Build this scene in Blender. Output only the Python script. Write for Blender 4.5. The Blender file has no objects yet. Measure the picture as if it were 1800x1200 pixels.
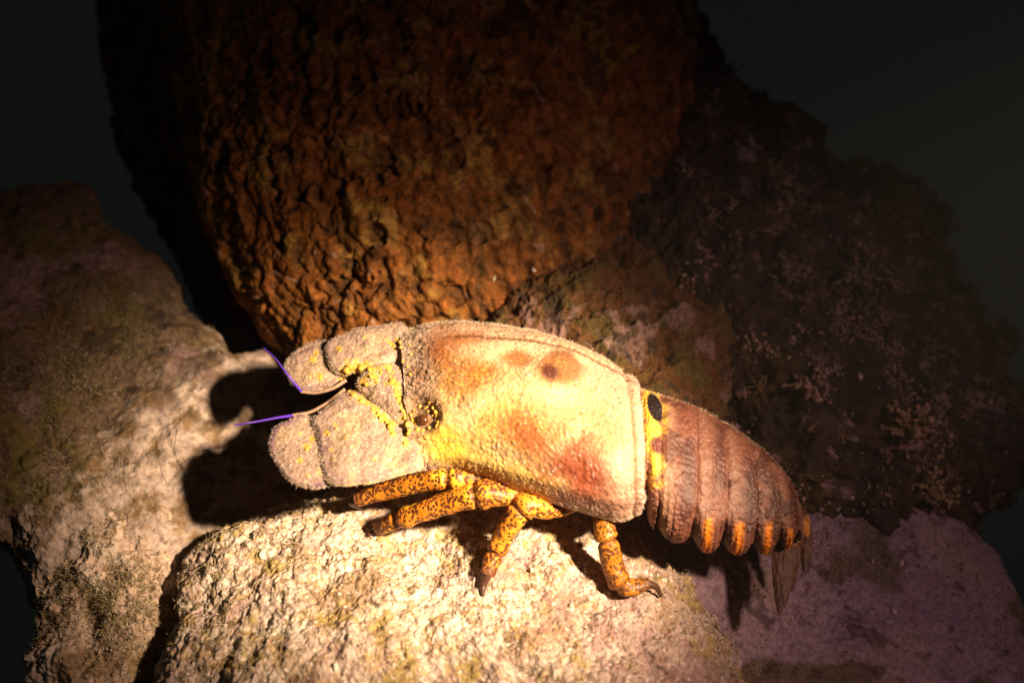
import bpy, math
import numpy as np
from mathutils import Vector, Matrix

# ------------------------------------------------------------------ camera, water, light
SC = bpy.context.scene
COL = SC.collection
PITCH = math.radians(30)
FPX = 2120.0                                  # focal length in photo pixels (1800 wide)
FWD = np.array([0, math.cos(PITCH), -math.sin(PITCH)])
RGT = np.array([1.0, 0, 0])
UPV = np.array([0, math.sin(PITCH), math.cos(PITCH)])
CAM = -60.0 * FWD                             # centimetres; the animal is 60 cm away

cd = bpy.data.cameras.new('camera')
cam = bpy.data.objects.new('camera', cd)
COL.objects.link(cam)
cam.location = Vector(CAM * 0.01)
cam.rotation_euler = (math.pi / 2 - PITCH, 0, 0)
cd.sensor_width = 36.0
cd.lens = 36.0 * FPX / 1800.0
cd.clip_start = 0.02
cd.clip_end = 400
cd.dof.use_dof = True
cd.dof.focus_distance = 0.60
cd.dof.aperture_fstop = 4.0
SC.camera = cam

W = bpy.data.worlds.new('World')
SC.world = W
W.use_nodes = True
bg = W.node_tree.nodes['Background']
bg.inputs['Color'].default_value = (0.74, 0.95, 0.90, 1)      # dark night water all round
bg.inputs['Strength'].default_value = 0.0088


def spot(name, pos, aim, power, color, size, blend, radius):
    l = bpy.data.lights.new(name, 'SPOT')
    o = bpy.data.objects.new(name, l)
    COL.objects.link(o)
    l.energy = power
    l.color = color
    l.spot_size = math.radians(size)
    l.spot_blend = blend
    l.shadow_soft_size = radius
    o.location = Vector(pos * 0.01)
    o.rotation_euler = Vector((aim - pos) * 0.01).to_track_quat('-Z', 'Y').to_euler()
    return o


def P(px, py, d):
    """photo pixel + distance along the view axis -> point (cm)"""
    return CAM + d * (FWD + RGT * ((px - 900) / FPX) + UPV * ((600 - py) / FPX))


TORCH = CAM + RGT * 43 + UPV * 15 + FWD * 6      # diver's torch held out to the right of the camera
# one torch: hot core, softer ring round it and the wide violet spill of its rim
spot('dive_torch_beam', TORCH, P(745, 845, 62), 104, (1.0, 0.74, 0.46), 22, 1.0, 0.026)
spot('dive_torch_ring', TORCH, P(760, 850, 62), 10, (1.0, 0.64, 0.38), 34, 1.0, 0.026)
spot('dive_torch_spill', TORCH, P(960, 980, 62), 3.3, (1.0, 0.55, 0.60), 59, 1.0, 0.026)

SC.view_settings.view_transform = 'Standard'
SC.view_settings.look = 'None'
SC.view_settings.exposure = 0.0
SC.view_settings.gamma = 1.0
SC.cycles.use_denoising = True
SC.cycles.max_bounces = 5
SC.cycles.diffuse_bounces = 3
SC.cycles.caustics_reflective = False
SC.cycles.caustics_refractive = False

# ------------------------------------------------------------------ numpy helpers
rng = np.random.default_rng(7)


def _hash(ix, iy, iz, seed):
    h = (ix.astype(np.int64) * 374761393 + iy.astype(np.int64) * 668265263 +
         iz.astype(np.int64) * 2147483647 + seed * 1274126177) & 0xFFFFFFFF
    h = ((h ^ (h >> 13)) * 1274126177) & 0xFFFFFFFF
    h = ((h ^ (h >> 16)) * 2246822519) & 0xFFFFFFFF
    return ((h ^ (h >> 15)) & 0xFFFFFF) / float(0x1000000)


def vnoise(Q, seed=0):
    i = np.floor(Q)
    f = Q - i
    f = f * f * f * (f * (f * 6 - 15) + 10)
    i = i.astype(np.int64)
    r = np.zeros(len(Q))
    for dx in (0, 1):
        wx = f[:, 0] if dx else 1 - f[:, 0]
        for dy in (0, 1):
            wy = f[:, 1] if dy else 1 - f[:, 1]
            for dz in (0, 1):
                wz = f[:, 2] if dz else 1 - f[:, 2]
                r += wx * wy * wz * _hash(i[:, 0] + dx, i[:, 1] + dy, i[:, 2] + dz, seed)
    return r * 2 - 1


ROT = np.array([[0.36, 0.48, -0.8], [-0.8, 0.6, 0.0], [0.48, 0.64, 0.6]])


def fbm(Q, scale, octaves=4, seed=0, gain=0.5):
    """fractal noise about -1..1; scale = feature size in cm"""
    q = Q / scale
    a, t, r = 1.0, 0.0, np.zeros(len(Q))
    for k in range(octaves):
        r += a * vnoise(q, seed + k * 17)
        t += a
        a *= gain
        q = q @ ROT.T * 2.03 + 11.3
    return r / t * 1.6


def worley(Q, scale, seed=0, jitter=0.9):
    """F1, F2 (in cells) and a random value per cell"""
    q = Q / scale
    i = np.floor(q).astype(np.int64)
    f1 = np.full(len(Q), 9.0)
    f2 = np.full(len(Q), 9.0)
    idv = np.zeros(len(Q))
    for dx in (-1, 0, 1):
        for dy in (-1, 0, 1):
            for dz in (-1, 0, 1):
                cx, cy, cz = i[:, 0] + dx, i[:, 1] + dy, i[:, 2] + dz
                px = cx + 0.5 + jitter * (_hash(cx, cy, cz, seed) - 0.5)
                py = cy + 0.5 + jitter * (_hash(cx, cy, cz, seed + 1) - 0.5)
                pz = cz + 0.5 + jitter * (_hash(cx, cy, cz, seed + 2) - 0.5)
                d = np.sqrt((px - q[:, 0])**2 + (py - q[:, 1])**2 + (pz - q[:, 2])**2)
                m = d < f1
                f2 = np.where(m, f1, np.minimum(f2, d))
                idv = np.where(m, _hash(cx, cy, cz, seed + 5), idv)
                f1 = np.where(m, d, f1)
    return f1, f2, idv


def sstep(x, a, b):
    t = np.clip((x - a) / (b - a), 0, 1)
    return t * t * (3 - 2 * t)


def lerp(a, b, t):
    t = np.asarray(t)[..., None]
    return a * (1 - t) + np.asarray(b) * t


def proj(V):
    """world cm -> photo px, py, depth"""
    q = V - CAM
    d = q @ FWD
    return 900 + FPX * (q @ RGT) / d, 600 - FPX * (q @ UPV) / d, d


def hit(V, px, py, r=4.0):
    """nearest point of a vertex cloud under a photo pixel"""
    x, y, d = proj(V)
    m = np.hypot(x - px, y - py)
    k = np.where(m < max(r, m.min() + 0.5))[0]
    return V[k[np.argmin(d[k])]]


def catmull(pts, n, closed=False):
    pts = np.asarray(pts, float)
    m = len(pts)
    if closed:
        t = np.arange(n) / n * m
    else:
        t = np.linspace(0, m - 1, n)
    i = np.floor(t).astype(int)
    if not closed:
        i = np.minimum(i, m - 2)
    f = (t - i)[:, None]
    if closed:
        g = lambda k: pts[(i + k) % m]
    else:
        ext = np.vstack([2 * pts[0] - pts[1], pts, 2 * pts[-1] - pts[-2]])
        g = lambda k: ext[i + k + 1]
    p0, p1, p2, p3 = g(-1), g(0), g(1), g(2)
    return 0.5 * (2 * p1 + (p2 - p0) * f + (2 * p0 - 5 * p1 + 4 * p2 - p3) * f**2 + (3 * p1 - p0 - 3 * p2 + p3) * f**3)


def vnormals(V, quads):
    a, b, c, d = (V[quads[:, k]] for k in range(4))
    n = np.cross(c - a, d - b)
    N = np.zeros_like(V)
    for k in range(4):
        for ax in range(3):
            N[:, ax] += np.bincount(quads[:, k], n[:, ax], len(V))
    return N / (np.linalg.norm(N, axis=1, keepdims=True) + 1e-12)


def grid_quads(nu, nv, wrap_v=False, off=0):
    u = np.arange(nu - 1)[:, None]
    v = np.arange(nv if wrap_v else nv - 1)[None, :]
    v2 = (v + 1) % nv
    return np.stack([u * nv + v, u * nv + v2, (u + 1) * nv + v2, (u + 1) * nv + v], -1).reshape(-1, 4) + off


def mesh_obj(name, V, F, mat, col=None, parent=None, origin=None, smooth=True):
    """V in cm, F (n,3) or (n,4); degenerate quads allowed; links ONE mesh object"""
    F = np.asarray(F)
    o0 = np.zeros(3) if origin is None else np.asarray(origin)
    me = bpy.data.meshes.new(name)
    k = F.shape[1]
    me.vertices.add(len(V))
    me.vertices.foreach_set('co', ((V - o0) * 0.01).astype(np.float32).ravel())
    me.loops.add(F.size)
    me.loops.foreach_set('vertex_index', F.astype(np.int32).ravel())
    me.polygons.add(len(F))
    me.polygons.foreach_set('loop_start', (np.arange(len(F)) * k).astype(np.int32))
    me.polygons.foreach_set('loop_total', np.full(len(F), k, np.int32))
    me.polygons.foreach_set('use_smooth', np.full(len(F), smooth, bool))
    if col is not None:
        at = me.color_attributes.new('Col', 'FLOAT_COLOR', 'POINT')
        c4 = np.ones((len(V), 4), np.float32)
        c4[:, :3] = np.clip(col, 0.003, 0.9)
        at.data.foreach_set('color', c4.ravel())
    me.update(calc_edges=True)
    me.validate()
    me.materials.append(mat)
    o = bpy.data.objects.new(name, me)
    COL.objects.link(o)
    if parent is not None:
        o.parent = parent
        po = np.array(parent.location) * 100
        pp = parent.parent
        while pp is not None:
            po = po + np.array(pp.location) * 100
            pp = pp.parent
        o.location = Vector((o0 - po) * 0.01)
    else:
        o.location = Vector(o0 * 0.01)
    return o


def tag(o, label, cat=None, group=None, kind=None):
    if label:
        o['label'] = label
    if cat:
        o['category'] = cat
    if group:
        o['group'] = group
    if kind:
        o['kind'] = kind
    return o


# ------------------------------------------------------------------ materials
def mat(name, rough=0.75, spec=0.3, nscale=300, namt=0.35, bump=0.0, bscale=600, sss=0.0, tint=None):
    """vertex pigment x fine procedural speckle, with fine relief"""
    m = bpy.data.materials.new(name)
    m.use_nodes = True
    nt = m.node_tree
    b = nt.nodes['Principled BSDF']
    L = nt.links.new
    b.inputs['Roughness'].default_value = rough
    b.inputs['Specular IOR Level'].default_value = spec
    tc = nt.nodes.new('ShaderNodeTexCoord')
    if tint is None:
        a = nt.nodes.new('ShaderNodeAttribute')
        a.attribute_name = 'Col'
        src = a.outputs['Color']
    else:
        r = nt.nodes.new('ShaderNodeRGB')
        r.outputs[0].default_value = (*tint, 1)
        src = r.outputs[0]
    n = nt.nodes.new('ShaderNodeTexNoise')
    n.inputs['Scale'].default_value = nscale
    n.inputs['Detail'].default_value = 5
    n.inputs['Roughness'].default_value = 0.65
    L(tc.outputs['Object'], n.inputs['Vector'])
    mr = nt.nodes.new('ShaderNodeMapRange')
    mr.inputs['From Min'].default_value = 0.3
    mr.inputs['From Max'].default_value = 0.7
    mr.inputs['To Min'].default_value = 1 - namt
    mr.inputs['To Max'].default_value = 1 + namt
    L(n.outputs['Fac'], mr.inputs['Value'])
    mx = nt.nodes.new('ShaderNodeVectorMath')
    mx.operation = 'SCALE'
    L(src, mx.inputs[0])
    L(mr.outputs[0], mx.inputs['Scale'])
    L(mx.outputs[0], b.inputs['Base Color'])
    if bump:
        n2 = nt.nodes.new('ShaderNodeTexNoise')
        n2.inputs['Scale'].default_value = bscale
        n2.inputs['Detail'].default_value = 4
        L(tc.outputs['Object'], n2.inputs['Vector'])
        bp = nt.nodes.new('ShaderNodeBump')
        bp.inputs['Strength'].default_value = 0.9
        bp.inputs['Distance'].default_value = bump
        L(n2.outputs['Fac'], bp.inputs['Height'])
        L(bp.outputs[0], b.inputs['Normal'])
    if sss:
        b.inputs['Subsurface Weight'].default_value = sss
        b.inputs['Subsurface Radius'].default_value = (0.004, 0.002, 0.001)
        b.inputs['Subsurface Scale'].default_value = 1.0
    return m


M_ROCK = mat('silted_rock', 0.85, 0.2, 260, 0.40, 0.0009, 520)
M_SAND = mat('sandy_crust', 0.8, 0.3, 340, 0.38, 0.0008, 700)
M_SPONGE = mat('sponge_skin', 0.7, 0.2, 240, 0.6, 0.0010, 520)
M_GRIT = mat('sand_grain', 0.45, 0.5, 120, 0.2)
M_SHELL = mat('lobster_shell', 0.5, 0.4, 500, 0.28, 0.00035, 1100)
M_FUZZ = mat('shell_bristle', 0.7, 0.3, 300, 0.3)
M_ALGA = mat('turf_alga', 0.8, 0.2, 300, 0.4)
M_PEBBLE = mat('shell_grit', 0.5, 0.4, 400, 0.25, 0.0004, 600)
M_PURPLE = mat('antennule_violet', 0.35, 0.4, 300, 0.2, tint=(0.10, 0.035, 0.50))
M_EYE = mat('eye_brown', 0.15, 0.6, 300, 0.2, tint=(0.09, 0.03, 0.012))
M_TUB = mat('yellow_tubercle', 0.4, 0.4, 400, 0.25, tint=(0.66, 0.40, 0.06))

# ------------------------------------------------------------------ star-shaped lumps
def pillow(poly, centre, nrm, hf, hb, nr, na, pf=2.4, pb=2.0, nback=24):
    """closed lump whose rim is the 3-D loop `poly` seen from `centre`, domed hf along nrm and hb behind.
    returns V, quads, r (0 centre..1 rim; back side negative)"""
    B = catmull(poly, na, True)
    rr = 1 - (1 - np.linspace(0.004, 1, nr))**1.15
    Vf = centre + rr[:, None, None] * (B - centre)
    hh = hf * np.maximum(0, 1 - rr**pf)**(1 / 1.7)
    Vf = Vf + hh[:, None, None] * nrm
    rb = np.linspace(1, 0.004, nback)[1:]
    Vb = centre + rb[:, None, None] * (B - centre) - (hb * np.maximum(0, 1 - rb**pb)**(1 / 2.0))[:, None, None] * nrm
    V = np.vstack([Vf.reshape(-1, 3), Vb.reshape(-1, 3)])
    n = nr + nback - 1
    q = grid_quads(n, na, True)
    r = np.concatenate([np.repeat(rr, na), -np.repeat(rb, na)])
    c0 = len(V)
    V = np.vstack([V, V[:na].mean(0), V[-na:].mean(0)])
    r = np.append(r, [0, 0])
    k = np.arange(na)
    k2 = (k + 1) % na
    t1 = np.stack([np.full(na, c0), k2, k, k], -1)
    base = (n - 1) * na
    t2 = np.stack([np.full(na, c0 + 1), base + k, base + k2, base + k2], -1)
    return V, q, np.vstack([t1, t2]), r


def tri_split(q, caps):
    """quads -> triangles plus the cap triangles"""
    return np.vstack([q[:, [0, 1, 2]], q[:, [0, 2, 3]], caps[:, :3]])


def icosphere():
    t = (1 + 5**0.5) / 2
    v = np.array([[-1, t, 0], [1, t, 0], [-1, -t, 0], [1, -t, 0], [0, -1, t], [0, 1, t], [0, -1, -t], [0, 1, -t],
                  [t, 0, -1], [t, 0, 1], [-t, 0, -1], [-t, 0, 1]], float)
    f = np.array([[0, 11, 5], [0, 5, 1], [0, 1, 7], [0, 7, 10], [0, 10, 11], [1, 5, 9], [5, 11, 4], [11, 10, 2], [10, 7, 6],
                  [7, 1, 8], [3, 9, 4], [3, 4, 2], [3, 2, 6], [3, 6, 8], [3, 8, 9], [4, 9, 5], [2, 4, 11], [6, 2, 10],
                  [8, 6, 7], [9, 8, 1]])
    return v / np.linalg.norm(v, axis=1, keepdims=True), f


def subdiv(v, f):
    cache = {}
    v = list(map(tuple, v))
    out = []

    def mid(a, b):
        k = (min(a, b), max(a, b))
        if k not in cache:
            p = (np.array(v[a]) + np.array(v[b])) / 2
            v.append(tuple(p / np.linalg.norm(p)))
            cache[k] = len(v) - 1
        return cache[k]
    for a, b, c in f:
        ab, bc, ca = mid(a, b), mid(b, c), mid(c, a)
        out += [(a, ab, ca), (b, bc, ab), (c, ca, bc), (ab, bc, ca)]
    return np.array(v), np.array(out)


ICO0 = icosphere()
ICO1 = subdiv(*ICO0)
ICO2 = subdiv(*ICO1)
OCT = (np.array([[1, 0, 0], [-1, 0, 0], [0, 1, 0], [0, -1, 0], [0, 0, 1], [0, 0, -1]], float),
       np.array([[0, 2, 4], [2, 1, 4], [1, 3, 4], [3, 0, 4], [2, 0, 5], [1, 2, 5], [3, 1, 5], [0, 3, 5]]))


def scatter(points, radii, base, squash=0.35, colors=None):
    """many small rounded bits merged into one vertex cloud"""
    bv, bf = base
    n = len(points)
    ax = rng.normal(size=(n, 3, 3))
    ax, _ = np.linalg.qr(ax)
    s = radii[:, None] * (1 + squash * rng.uniform(-1, 1, (n, 3)))
    loc = np.einsum('ij,nj,njk->nik', bv, s, ax) if False else np.einsum('nij,njk->nik', bv[None] * s[:, None, :], ax)
    loc = loc * (1 + 0.2 * rng.uniform(-1, 1, (n, len(bv), 1)))
    V = (points[:, None] + loc).reshape(-1, 3)
    F = (bf[None] + (np.arange(n) * len(bv))[:, None, None]).reshape(-1, 3)
    C = None if colors is None else np.repeat(colors, len(bv), 0)
    return V, F, C


def blades(points, dirs, lengths, widths, colors=None, bend=0.4):
    """tiny tapered filaments: two triangles + tip each"""
    n = len(points)
    side = np.cross(dirs, rng.normal(size=(n, 3)))
    side /= np.linalg.norm(side, axis=1, keepdims=True) + 1e-9
    bd = rng.normal(size=(n, 3)) * bend
    p1 = points + dirs * lengths[:, None] * 0.55 + bd * lengths[:, None] * 0.15
    p2 = points + (dirs + bd * 0.7) * lengths[:, None]
    w = (side * widths[:, None])
    V = np.stack([points - w, points + w, p1 - w * 0.7, p1 + w * 0.7, p2], 1).reshape(-1, 3)
    f = np.array([[0, 1, 3], [0, 3, 2], [2, 3, 4]])
    F = (f[None] + (np.arange(n) * 5)[:, None, None]).reshape(-1, 3)
    return V, F, (None if colors is None else np.repeat(colors, 5, 0))


# ------------------------------------------------------------------ the lobster's own plane
E = math.radians(50)
NL = math.cos(E) * UPV - math.sin(E) * FWD          # up out of its back
LL = -math.sin(E) * UPV - math.cos(E) * FWD         # towards its near side
C0 = P(900, 740, 60)


def lob(px, py, n=0.0):
    """photo pixel at height n (cm) over the plane through the edge of the shell"""
    d = FWD + RGT * ((px - 900) / FPX) + UPV * ((600 - py) / FPX)
    t = ((C0 - CAM) @ NL + n) / (d @ NL)
    return CAM + d * t


def plane_px(o, nrm):
    nrm = nrm / np.linalg.norm(nrm)

    def f(px, py, n=0.0):
        d = FWD + RGT * ((px - 900) / FPX) + UPV * ((600 - py) / FPX)
        t = ((o - CAM) @ nrm + n) / (d @ nrm)
        return CAM + d * t
    f.n = nrm
    return f


# pigments (linear albedo)
SANDY = np.array([0.50, 0.395, 0.345])
PALE = np.array([0.62, 0.55, 0.47])
BROWN = np.array([0.17, 0.105, 0.045])
OLIVE = np.array([0.15, 0.12, 0.035])
PINK = np.array([0.40, 0.25, 0.26])
RUST = np.array([0.30, 0.09, 0.03])
DARK = np.array([0.05, 0.035, 0.025])


def rock(name, plane, poly_px, centre_px, hf, hb, nr, na, pf=2.4, amp=(0.8, 0.25, 0.07), size=(5, 1.4, 0.35), colour=None,
         material=None, seed=0, n0=0.0, jag=14.0):
    pp = catmull(np.array(poly_px, float), 160, True)
    q3 = np.column_stack([pp, np.zeros(len(pp))])
    pp = pp + jag * np.column_stack([fbm(q3, 110, 3, seed + 90), fbm(q3, 110, 3, seed + 91)])
    poly = np.array([plane(x, y, n0) for x, y in pp])
    c = plane(*centre_px, n0)
    V, q, caps, r = pillow(poly, c, plane.n, hf, hb, nr, na, pf)
    F = tri_split(q, caps)
    N = vnormals(V, q)
    big = fbm(V, size[0], 3, seed)
    f1, f2, cid = worley(V + 0.25 * np.stack([fbm(V, 1.2, 2, seed + 3), fbm(V, 1.2, 2, seed + 4), fbm(V, 1.2, 2, seed + 5)], 1), size[1], seed)
    mid = fbm(V, size[1], 4, seed + 9, 0.6)
    lum = np.clip(0.75 - f1, -0.3, 0.75)
    g1, g2, gid = worley(V, size[2], seed + 31)
    cr = 1 - np.abs(fbm(V, size[1] * 1.6, 4, seed + 60, 0.6)) * 2.2
    fine = fbm(V, size[2] * 1.4, 3, seed + 70, 0.7)
    V = V + N * (amp[0] * big + amp[1] * (mid * 1.0 + lum * 0.8 + 0.7 * cr) + amp[2] * ((0.6 - g1) * 0.8 + 0.9 * fine))[:, None]
    N = vnormals(V, q)
    C = colour(V, N, dict(big=big, mid=mid, f1=f1, f2=f2, cid=cid, g1=g1, gid=gid, r=r))
    o = mesh_obj(name, V, F, material or M_ROCK, C, origin=V.mean(0))
    return o, V, N


# ================================================================== the setting
# seabed: one sheet under the outcrop that falls away on every side into the dark water
n = 240
g = np.linspace(-1, 1, n)
gx = np.sign(g) * (np.abs(g)**3.0) * 2400
X, Y = np.meshgrid(gx, gx, indexing='ij')
ell = np.sqrt((X / 20)**2 + ((Y + 2) / 22)**2)
Z = -24 - 1.5 * np.maximum(0, ell - 1) * 20
V = np.stack([X, Y, Z], -1).reshape(-1, 3)
V[:, 2] += 1.5 * fbm(V, 8, 4, 77) * np.clip(60 / (1 + np.hypot(V[:, 0], V[:, 1])), 0, 1)
V[:, 2] = np.maximum(V[:, 2], -5200)
Csb = lerp(np.tile(BROWN, (len(V), 1)), SANDY * 0.6, sstep(fbm(V, 3, 4, 5), -0.2, 0.6))
tag(mesh_obj('seabed', V, grid_quads(n, n), M_ROCK, Csb), None, kind='structure')


def col_mound(V, N, k):
    x, y, d = proj(V)
    C = np.tile(SANDY * 1.15, (len(V), 1))
    C = lerp(C, PALE * 1.1, sstep(k['mid'], -0.1, 0.6) * 0.8)
    C = lerp(C, np.array([0.30, 0.19, 0.12]), sstep(fbm(V, 2.2, 5, 4, 0.65), -0.05, 0.6) * 0.8)
    C = lerp(C, np.array([0.42, 0.28, 0.08]), sstep(fbm(V, 0.5, 4, 6, 0.7), 0.15, 0.6) * 0.6)
    C = lerp(C, np.array([0.16, 0.10, 0.05]), sstep(fbm(V, 0.35, 3, 8, 0.7), 0.35, 0.7) * 0.7)
    C = lerp(C, np.array([0.40, 0.27, 0.25]), sstep(x + 60 * fbm(V, 3, 3, 9), 950, 1250) * 0.6)
    C = lerp(C, np.array([0.30, 0.21, 0.09]), sstep(fbm(V, 2.0, 5, 14, 0.6), 0.3, 0.7) * 0.6)
    C = lerp(C, np.array([0.20, 0.14, 0.06]), sstep(k['g1'], 0.55, 0.8) * 0.6)
    C = lerp(C, np.array([0.34, 0.25, 0.07]), sstep(fbm(V, 1.6, 5, 16, 0.65), 0.32, 0.6) * 0.75)
    C = lerp(C, np.array([0.36, 0.22, 0.22]), sstep(fbm(V, 2.6, 5, 17, 0.65), 0.35, 0.65) * 0.6)
    C = lerp(C, np.array([0.12, 0.08, 0.045]), sstep(fbm(V, 0.7, 4, 18, 0.65), 0.48, 0.75) * 0.8)
    C = lerp(C, PALE * 1.15, ((k['gid'] > 0.9) & (k['g1'] < 0.4)) * 0.9)
    C = lerp(C, RUST, ((k['gid'] < 0.03) & (k['g1'] < 0.4)) * 0.7)
    return C


GND = -3.4
pl_m = plane_px(C0, NL)
mound_poly = [(352, 985), (322, 1080), (286, 1180), (262, 1330), (380, 1580), (800, 1660), (1180, 1560), (1330, 1330), (1318, 1190),
              (1290, 1120), (1248, 1050), (1200, 985), (1165, 930), (1060, 860), (900, 820), (740, 815), (600, 850), (510, 880),
              (440, 915), (390, 945)]
mound, MV, MN = rock('sandy_boulder', pl_m, mound_poly, (800, 1120), 3.2, 11, 430, 900, 3.0, (0.7, 0.17, 0.07), (5, 1.1, 0.20),
                     col_mound, M_SAND, 3, n0=GND - 2.9, jag=7)
tag(mound, 'pale sandy boulder with gritty crust on which the lobster stands', 'rock')


def col_left(V, N, k):
    x, y, d = proj(V)
    C = np.tile(np.array([0.13, 0.088, 0.06]), (len(V), 1))
    C = lerp(C, BROWN * 0.7, sstep(k['mid'], -0.1, 0.5) * 0.85)
    C = lerp(C, OLIVE * 0.7, sstep(fbm(V, 2.5, 4, 41), 0.1, 0.5) * 0.8)
    C = lerp(C, PINK * 0.6, sstep(fbm(V, 3.5, 4, 42), 0.15, 0.6) * 0.6)
    C = lerp(C, DARK, sstep(fbm(V, 1.4, 4, 43), 0.35, 0.7) * 0.8)
    # smooth pale silt lying on the lower ledge
    edge = 0.55 * (y - 735) + 0.42 * (x - 255) + 85 * fbm(V, 2.2, 5, 44, 0.6)
    silt = sstep(edge, -30, 45)
    C = lerp(C, lerp(np.tile(SANDY * 0.82, (len(V), 1)), np.array([0.20, 0.13, 0.07]), sstep(fbm(V, 1.5, 5, 45, 0.6), 0.0, 0.6)), silt * 0.92)
    C = lerp(C, np.array([0.14, 0.09, 0.045]), sstep(fbm(V, 0.8, 4, 46, 0.6), 0.3, 0.65) * 0.7)
    return C


pl_l = plane_px(P(330, 760, 68.2), NL * 0.90 + RGT * 0.26)
left_poly = [(-330, 380), (-150, 330), (0, 350), (110, 352), (170, 372), (235, 425), (285, 480), (330, 545), (395, 605), (455, 652),
             (560, 670), (680, 760), (690, 920), (520, 1010), (360, 1060), (240, 1080), (120, 1050), (62, 1000), (15, 940), (-120, 900), (-330, 850),
             (-420, 600)]
left, LV, LN = rock('mottled_boulder', pl_l, left_poly, (130, 700), 3.4, 9, 330, 640, 3.0, (0.7, 0.24, 0.06), (6, 1.8, 0.3), col_left, M_ROCK, 12,
                    n0=-1.5)
tag(left, 'brown mottled boulder with pale silt ledge in front of the lobster\'s head', 'rock')


def col_lowleft(V, N, k):
    C = np.tile(np.array([0.48, 0.36, 0.28]), (len(V), 1))
    C = lerp(C, PALE * 0.9, sstep(k['mid'], 0.0, 0.6) * 0.7)
    C = lerp(C, BROWN * 1.3, sstep(fbm(V, 1.8, 5, 52, 0.6), 0.1, 0.6) * 0.7)
    C = lerp(C, PINK, sstep(fbm(V, 2.6, 4, 53), 0.2, 0.6) * 0.6)
    C = lerp(C, DARK, sstep(k['g1'], 0.6, 0.85) * 0.5)
    return C


pl_b = plane_px(P(200, 1050, 61.6), NL * 0.8 - FWD * 0.3 + RGT * 0.12)
low_poly = [(62, 985), (78, 930), (130, 888), (210, 868), (290, 885), (335, 925), (345, 975), (325, 1040), (292, 1110), (262, 1180),
            (240, 1300), (150, 1400), (70, 1330), (58, 1200), (66, 1090)]
low, BV, BN = rock('knobbly_rock', pl_b, low_poly, (200, 1080), 1.3, 8, 240, 480, 2.6, (0.6, 0.40, 0.11), (4, 1.5, 0.35), col_lowleft, M_ROCK, 22)
tag(low, 'knobbly pinkish brown rock in the lower left corner', 'rock')


def col_right(V, N, k):
    C = np.tile(np.array([0.37, 0.27, 0.31]), (len(V), 1))
    C = lerp(C, np.array([0.30, 0.19, 0.24]), sstep(k['mid'], 0.0, 0.6) * 0.6)
    C = lerp(C, np.array([0.42, 0.31, 0.24]), sstep(fbm(V, 4, 4, 61), 0.0, 0.6) * 0.6)
    C = lerp(C, OLIVE * 0.8, sstep(fbm(V * np.array([0.7, 1, 1]), 3.2, 4, 62), 0.28, 0.6) * 0.75)
    C = lerp(C, DARK, sstep(fbm(V, 0.9, 4, 63), 0.45, 0.75) * 0.6)
    return C


pl_r = plane_px(P(1480, 1000, 64.6), NL * 0.9 + RGT * 0.18)
right_poly = [(1090, 860), (1180, 760), (1262, 640), (1280, 585), (1302, 602), (1312, 676), (1362, 722), (1398, 770), (1420, 832),
              (1500, 842), (1580, 862), (1655, 905), (1722, 960), (1790, 1050), (1880, 1160), (1990, 1330), (1700, 1560), (1300, 1500),
              (1150, 1250), (1080, 1020)]
rgt, RV, RN = rock('purple_slab', pl_r, right_poly, (1440, 1010), 1.3, 10, 330, 640, 3.2, (0.5, 0.18, 0.06), (6, 1.6, 0.3), col_right, M_SAND, 33, jag=6)
tag(rgt, 'flat purple crusted rock slab below the tail fan', 'rock')


def col_reef(V, N, k):
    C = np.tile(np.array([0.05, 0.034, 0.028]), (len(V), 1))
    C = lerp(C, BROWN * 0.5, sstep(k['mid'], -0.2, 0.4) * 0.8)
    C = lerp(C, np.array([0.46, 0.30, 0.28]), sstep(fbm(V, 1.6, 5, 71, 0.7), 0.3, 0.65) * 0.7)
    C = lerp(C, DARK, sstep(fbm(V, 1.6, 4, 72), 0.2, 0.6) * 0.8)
    return C


pl_e = plane_px(P(1450, 520, 76), -FWD * 0.8 + UPV * 0.45 + RGT * 0.15)
reef_poly = [(1090, -60), (1190, 60), (1232, 140), (1330, 205), (1430, 285), (1545, 365), (1615, 425), (1685, 515), (1742, 570), (1768, 650),
             (1766, 760), (1735, 830), (1690, 930), (1640, 1010), (1480, 1000), (1300, 900), (1150, 760), (1020, 600), (960, 400), (980, 120)]
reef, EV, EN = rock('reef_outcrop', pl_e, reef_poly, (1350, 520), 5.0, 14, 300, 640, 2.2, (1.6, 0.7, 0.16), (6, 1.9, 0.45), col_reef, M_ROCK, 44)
tag(reef, 'dark algae covered reef outcrop sloping down to the right', 'rock')


def col_base(V, N, k):
    C = np.tile(np.array([0.13, 0.06, 0.022]), (len(V), 1))
    C = lerp(C, OLIVE * 0.6, sstep(k['mid'], 0.0, 0.5) * 0.7)
    C = lerp(C, np.array([0.30, 0.19, 0.17]), sstep(fbm(V, 2.0, 5, 81, 0.65), 0.22, 0.6) * 0.75)
    C = lerp(C, DARK, sstep(fbm(V, 1.2, 4, 82), 0.3, 0.6) * 0.8)
    return C


pl_h = plane_px(P(1090, 560, 69), -FWD * 0.7 + UPV * 0.6 + RGT * 0.2)
base_poly = [(868, 620), (880, 520), (930, 462), (1000, 425), (1080, 395), (1180, 388), (1250, 440), (1282, 520), (1292, 620), (1275, 720),
             (1150, 800), (980, 780)]
hb, HV, HN = rock('crusted_rock', pl_h, base_poly, (1085, 590), 2.0, 8, 240, 520, 2.4, (0.6, 0.4, 0.09), (4, 1.3, 0.35), col_base, M_ROCK, 55)
tag(hb, 'brown rock with pale pink crust patches right of the sponge base', 'rock')

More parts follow.
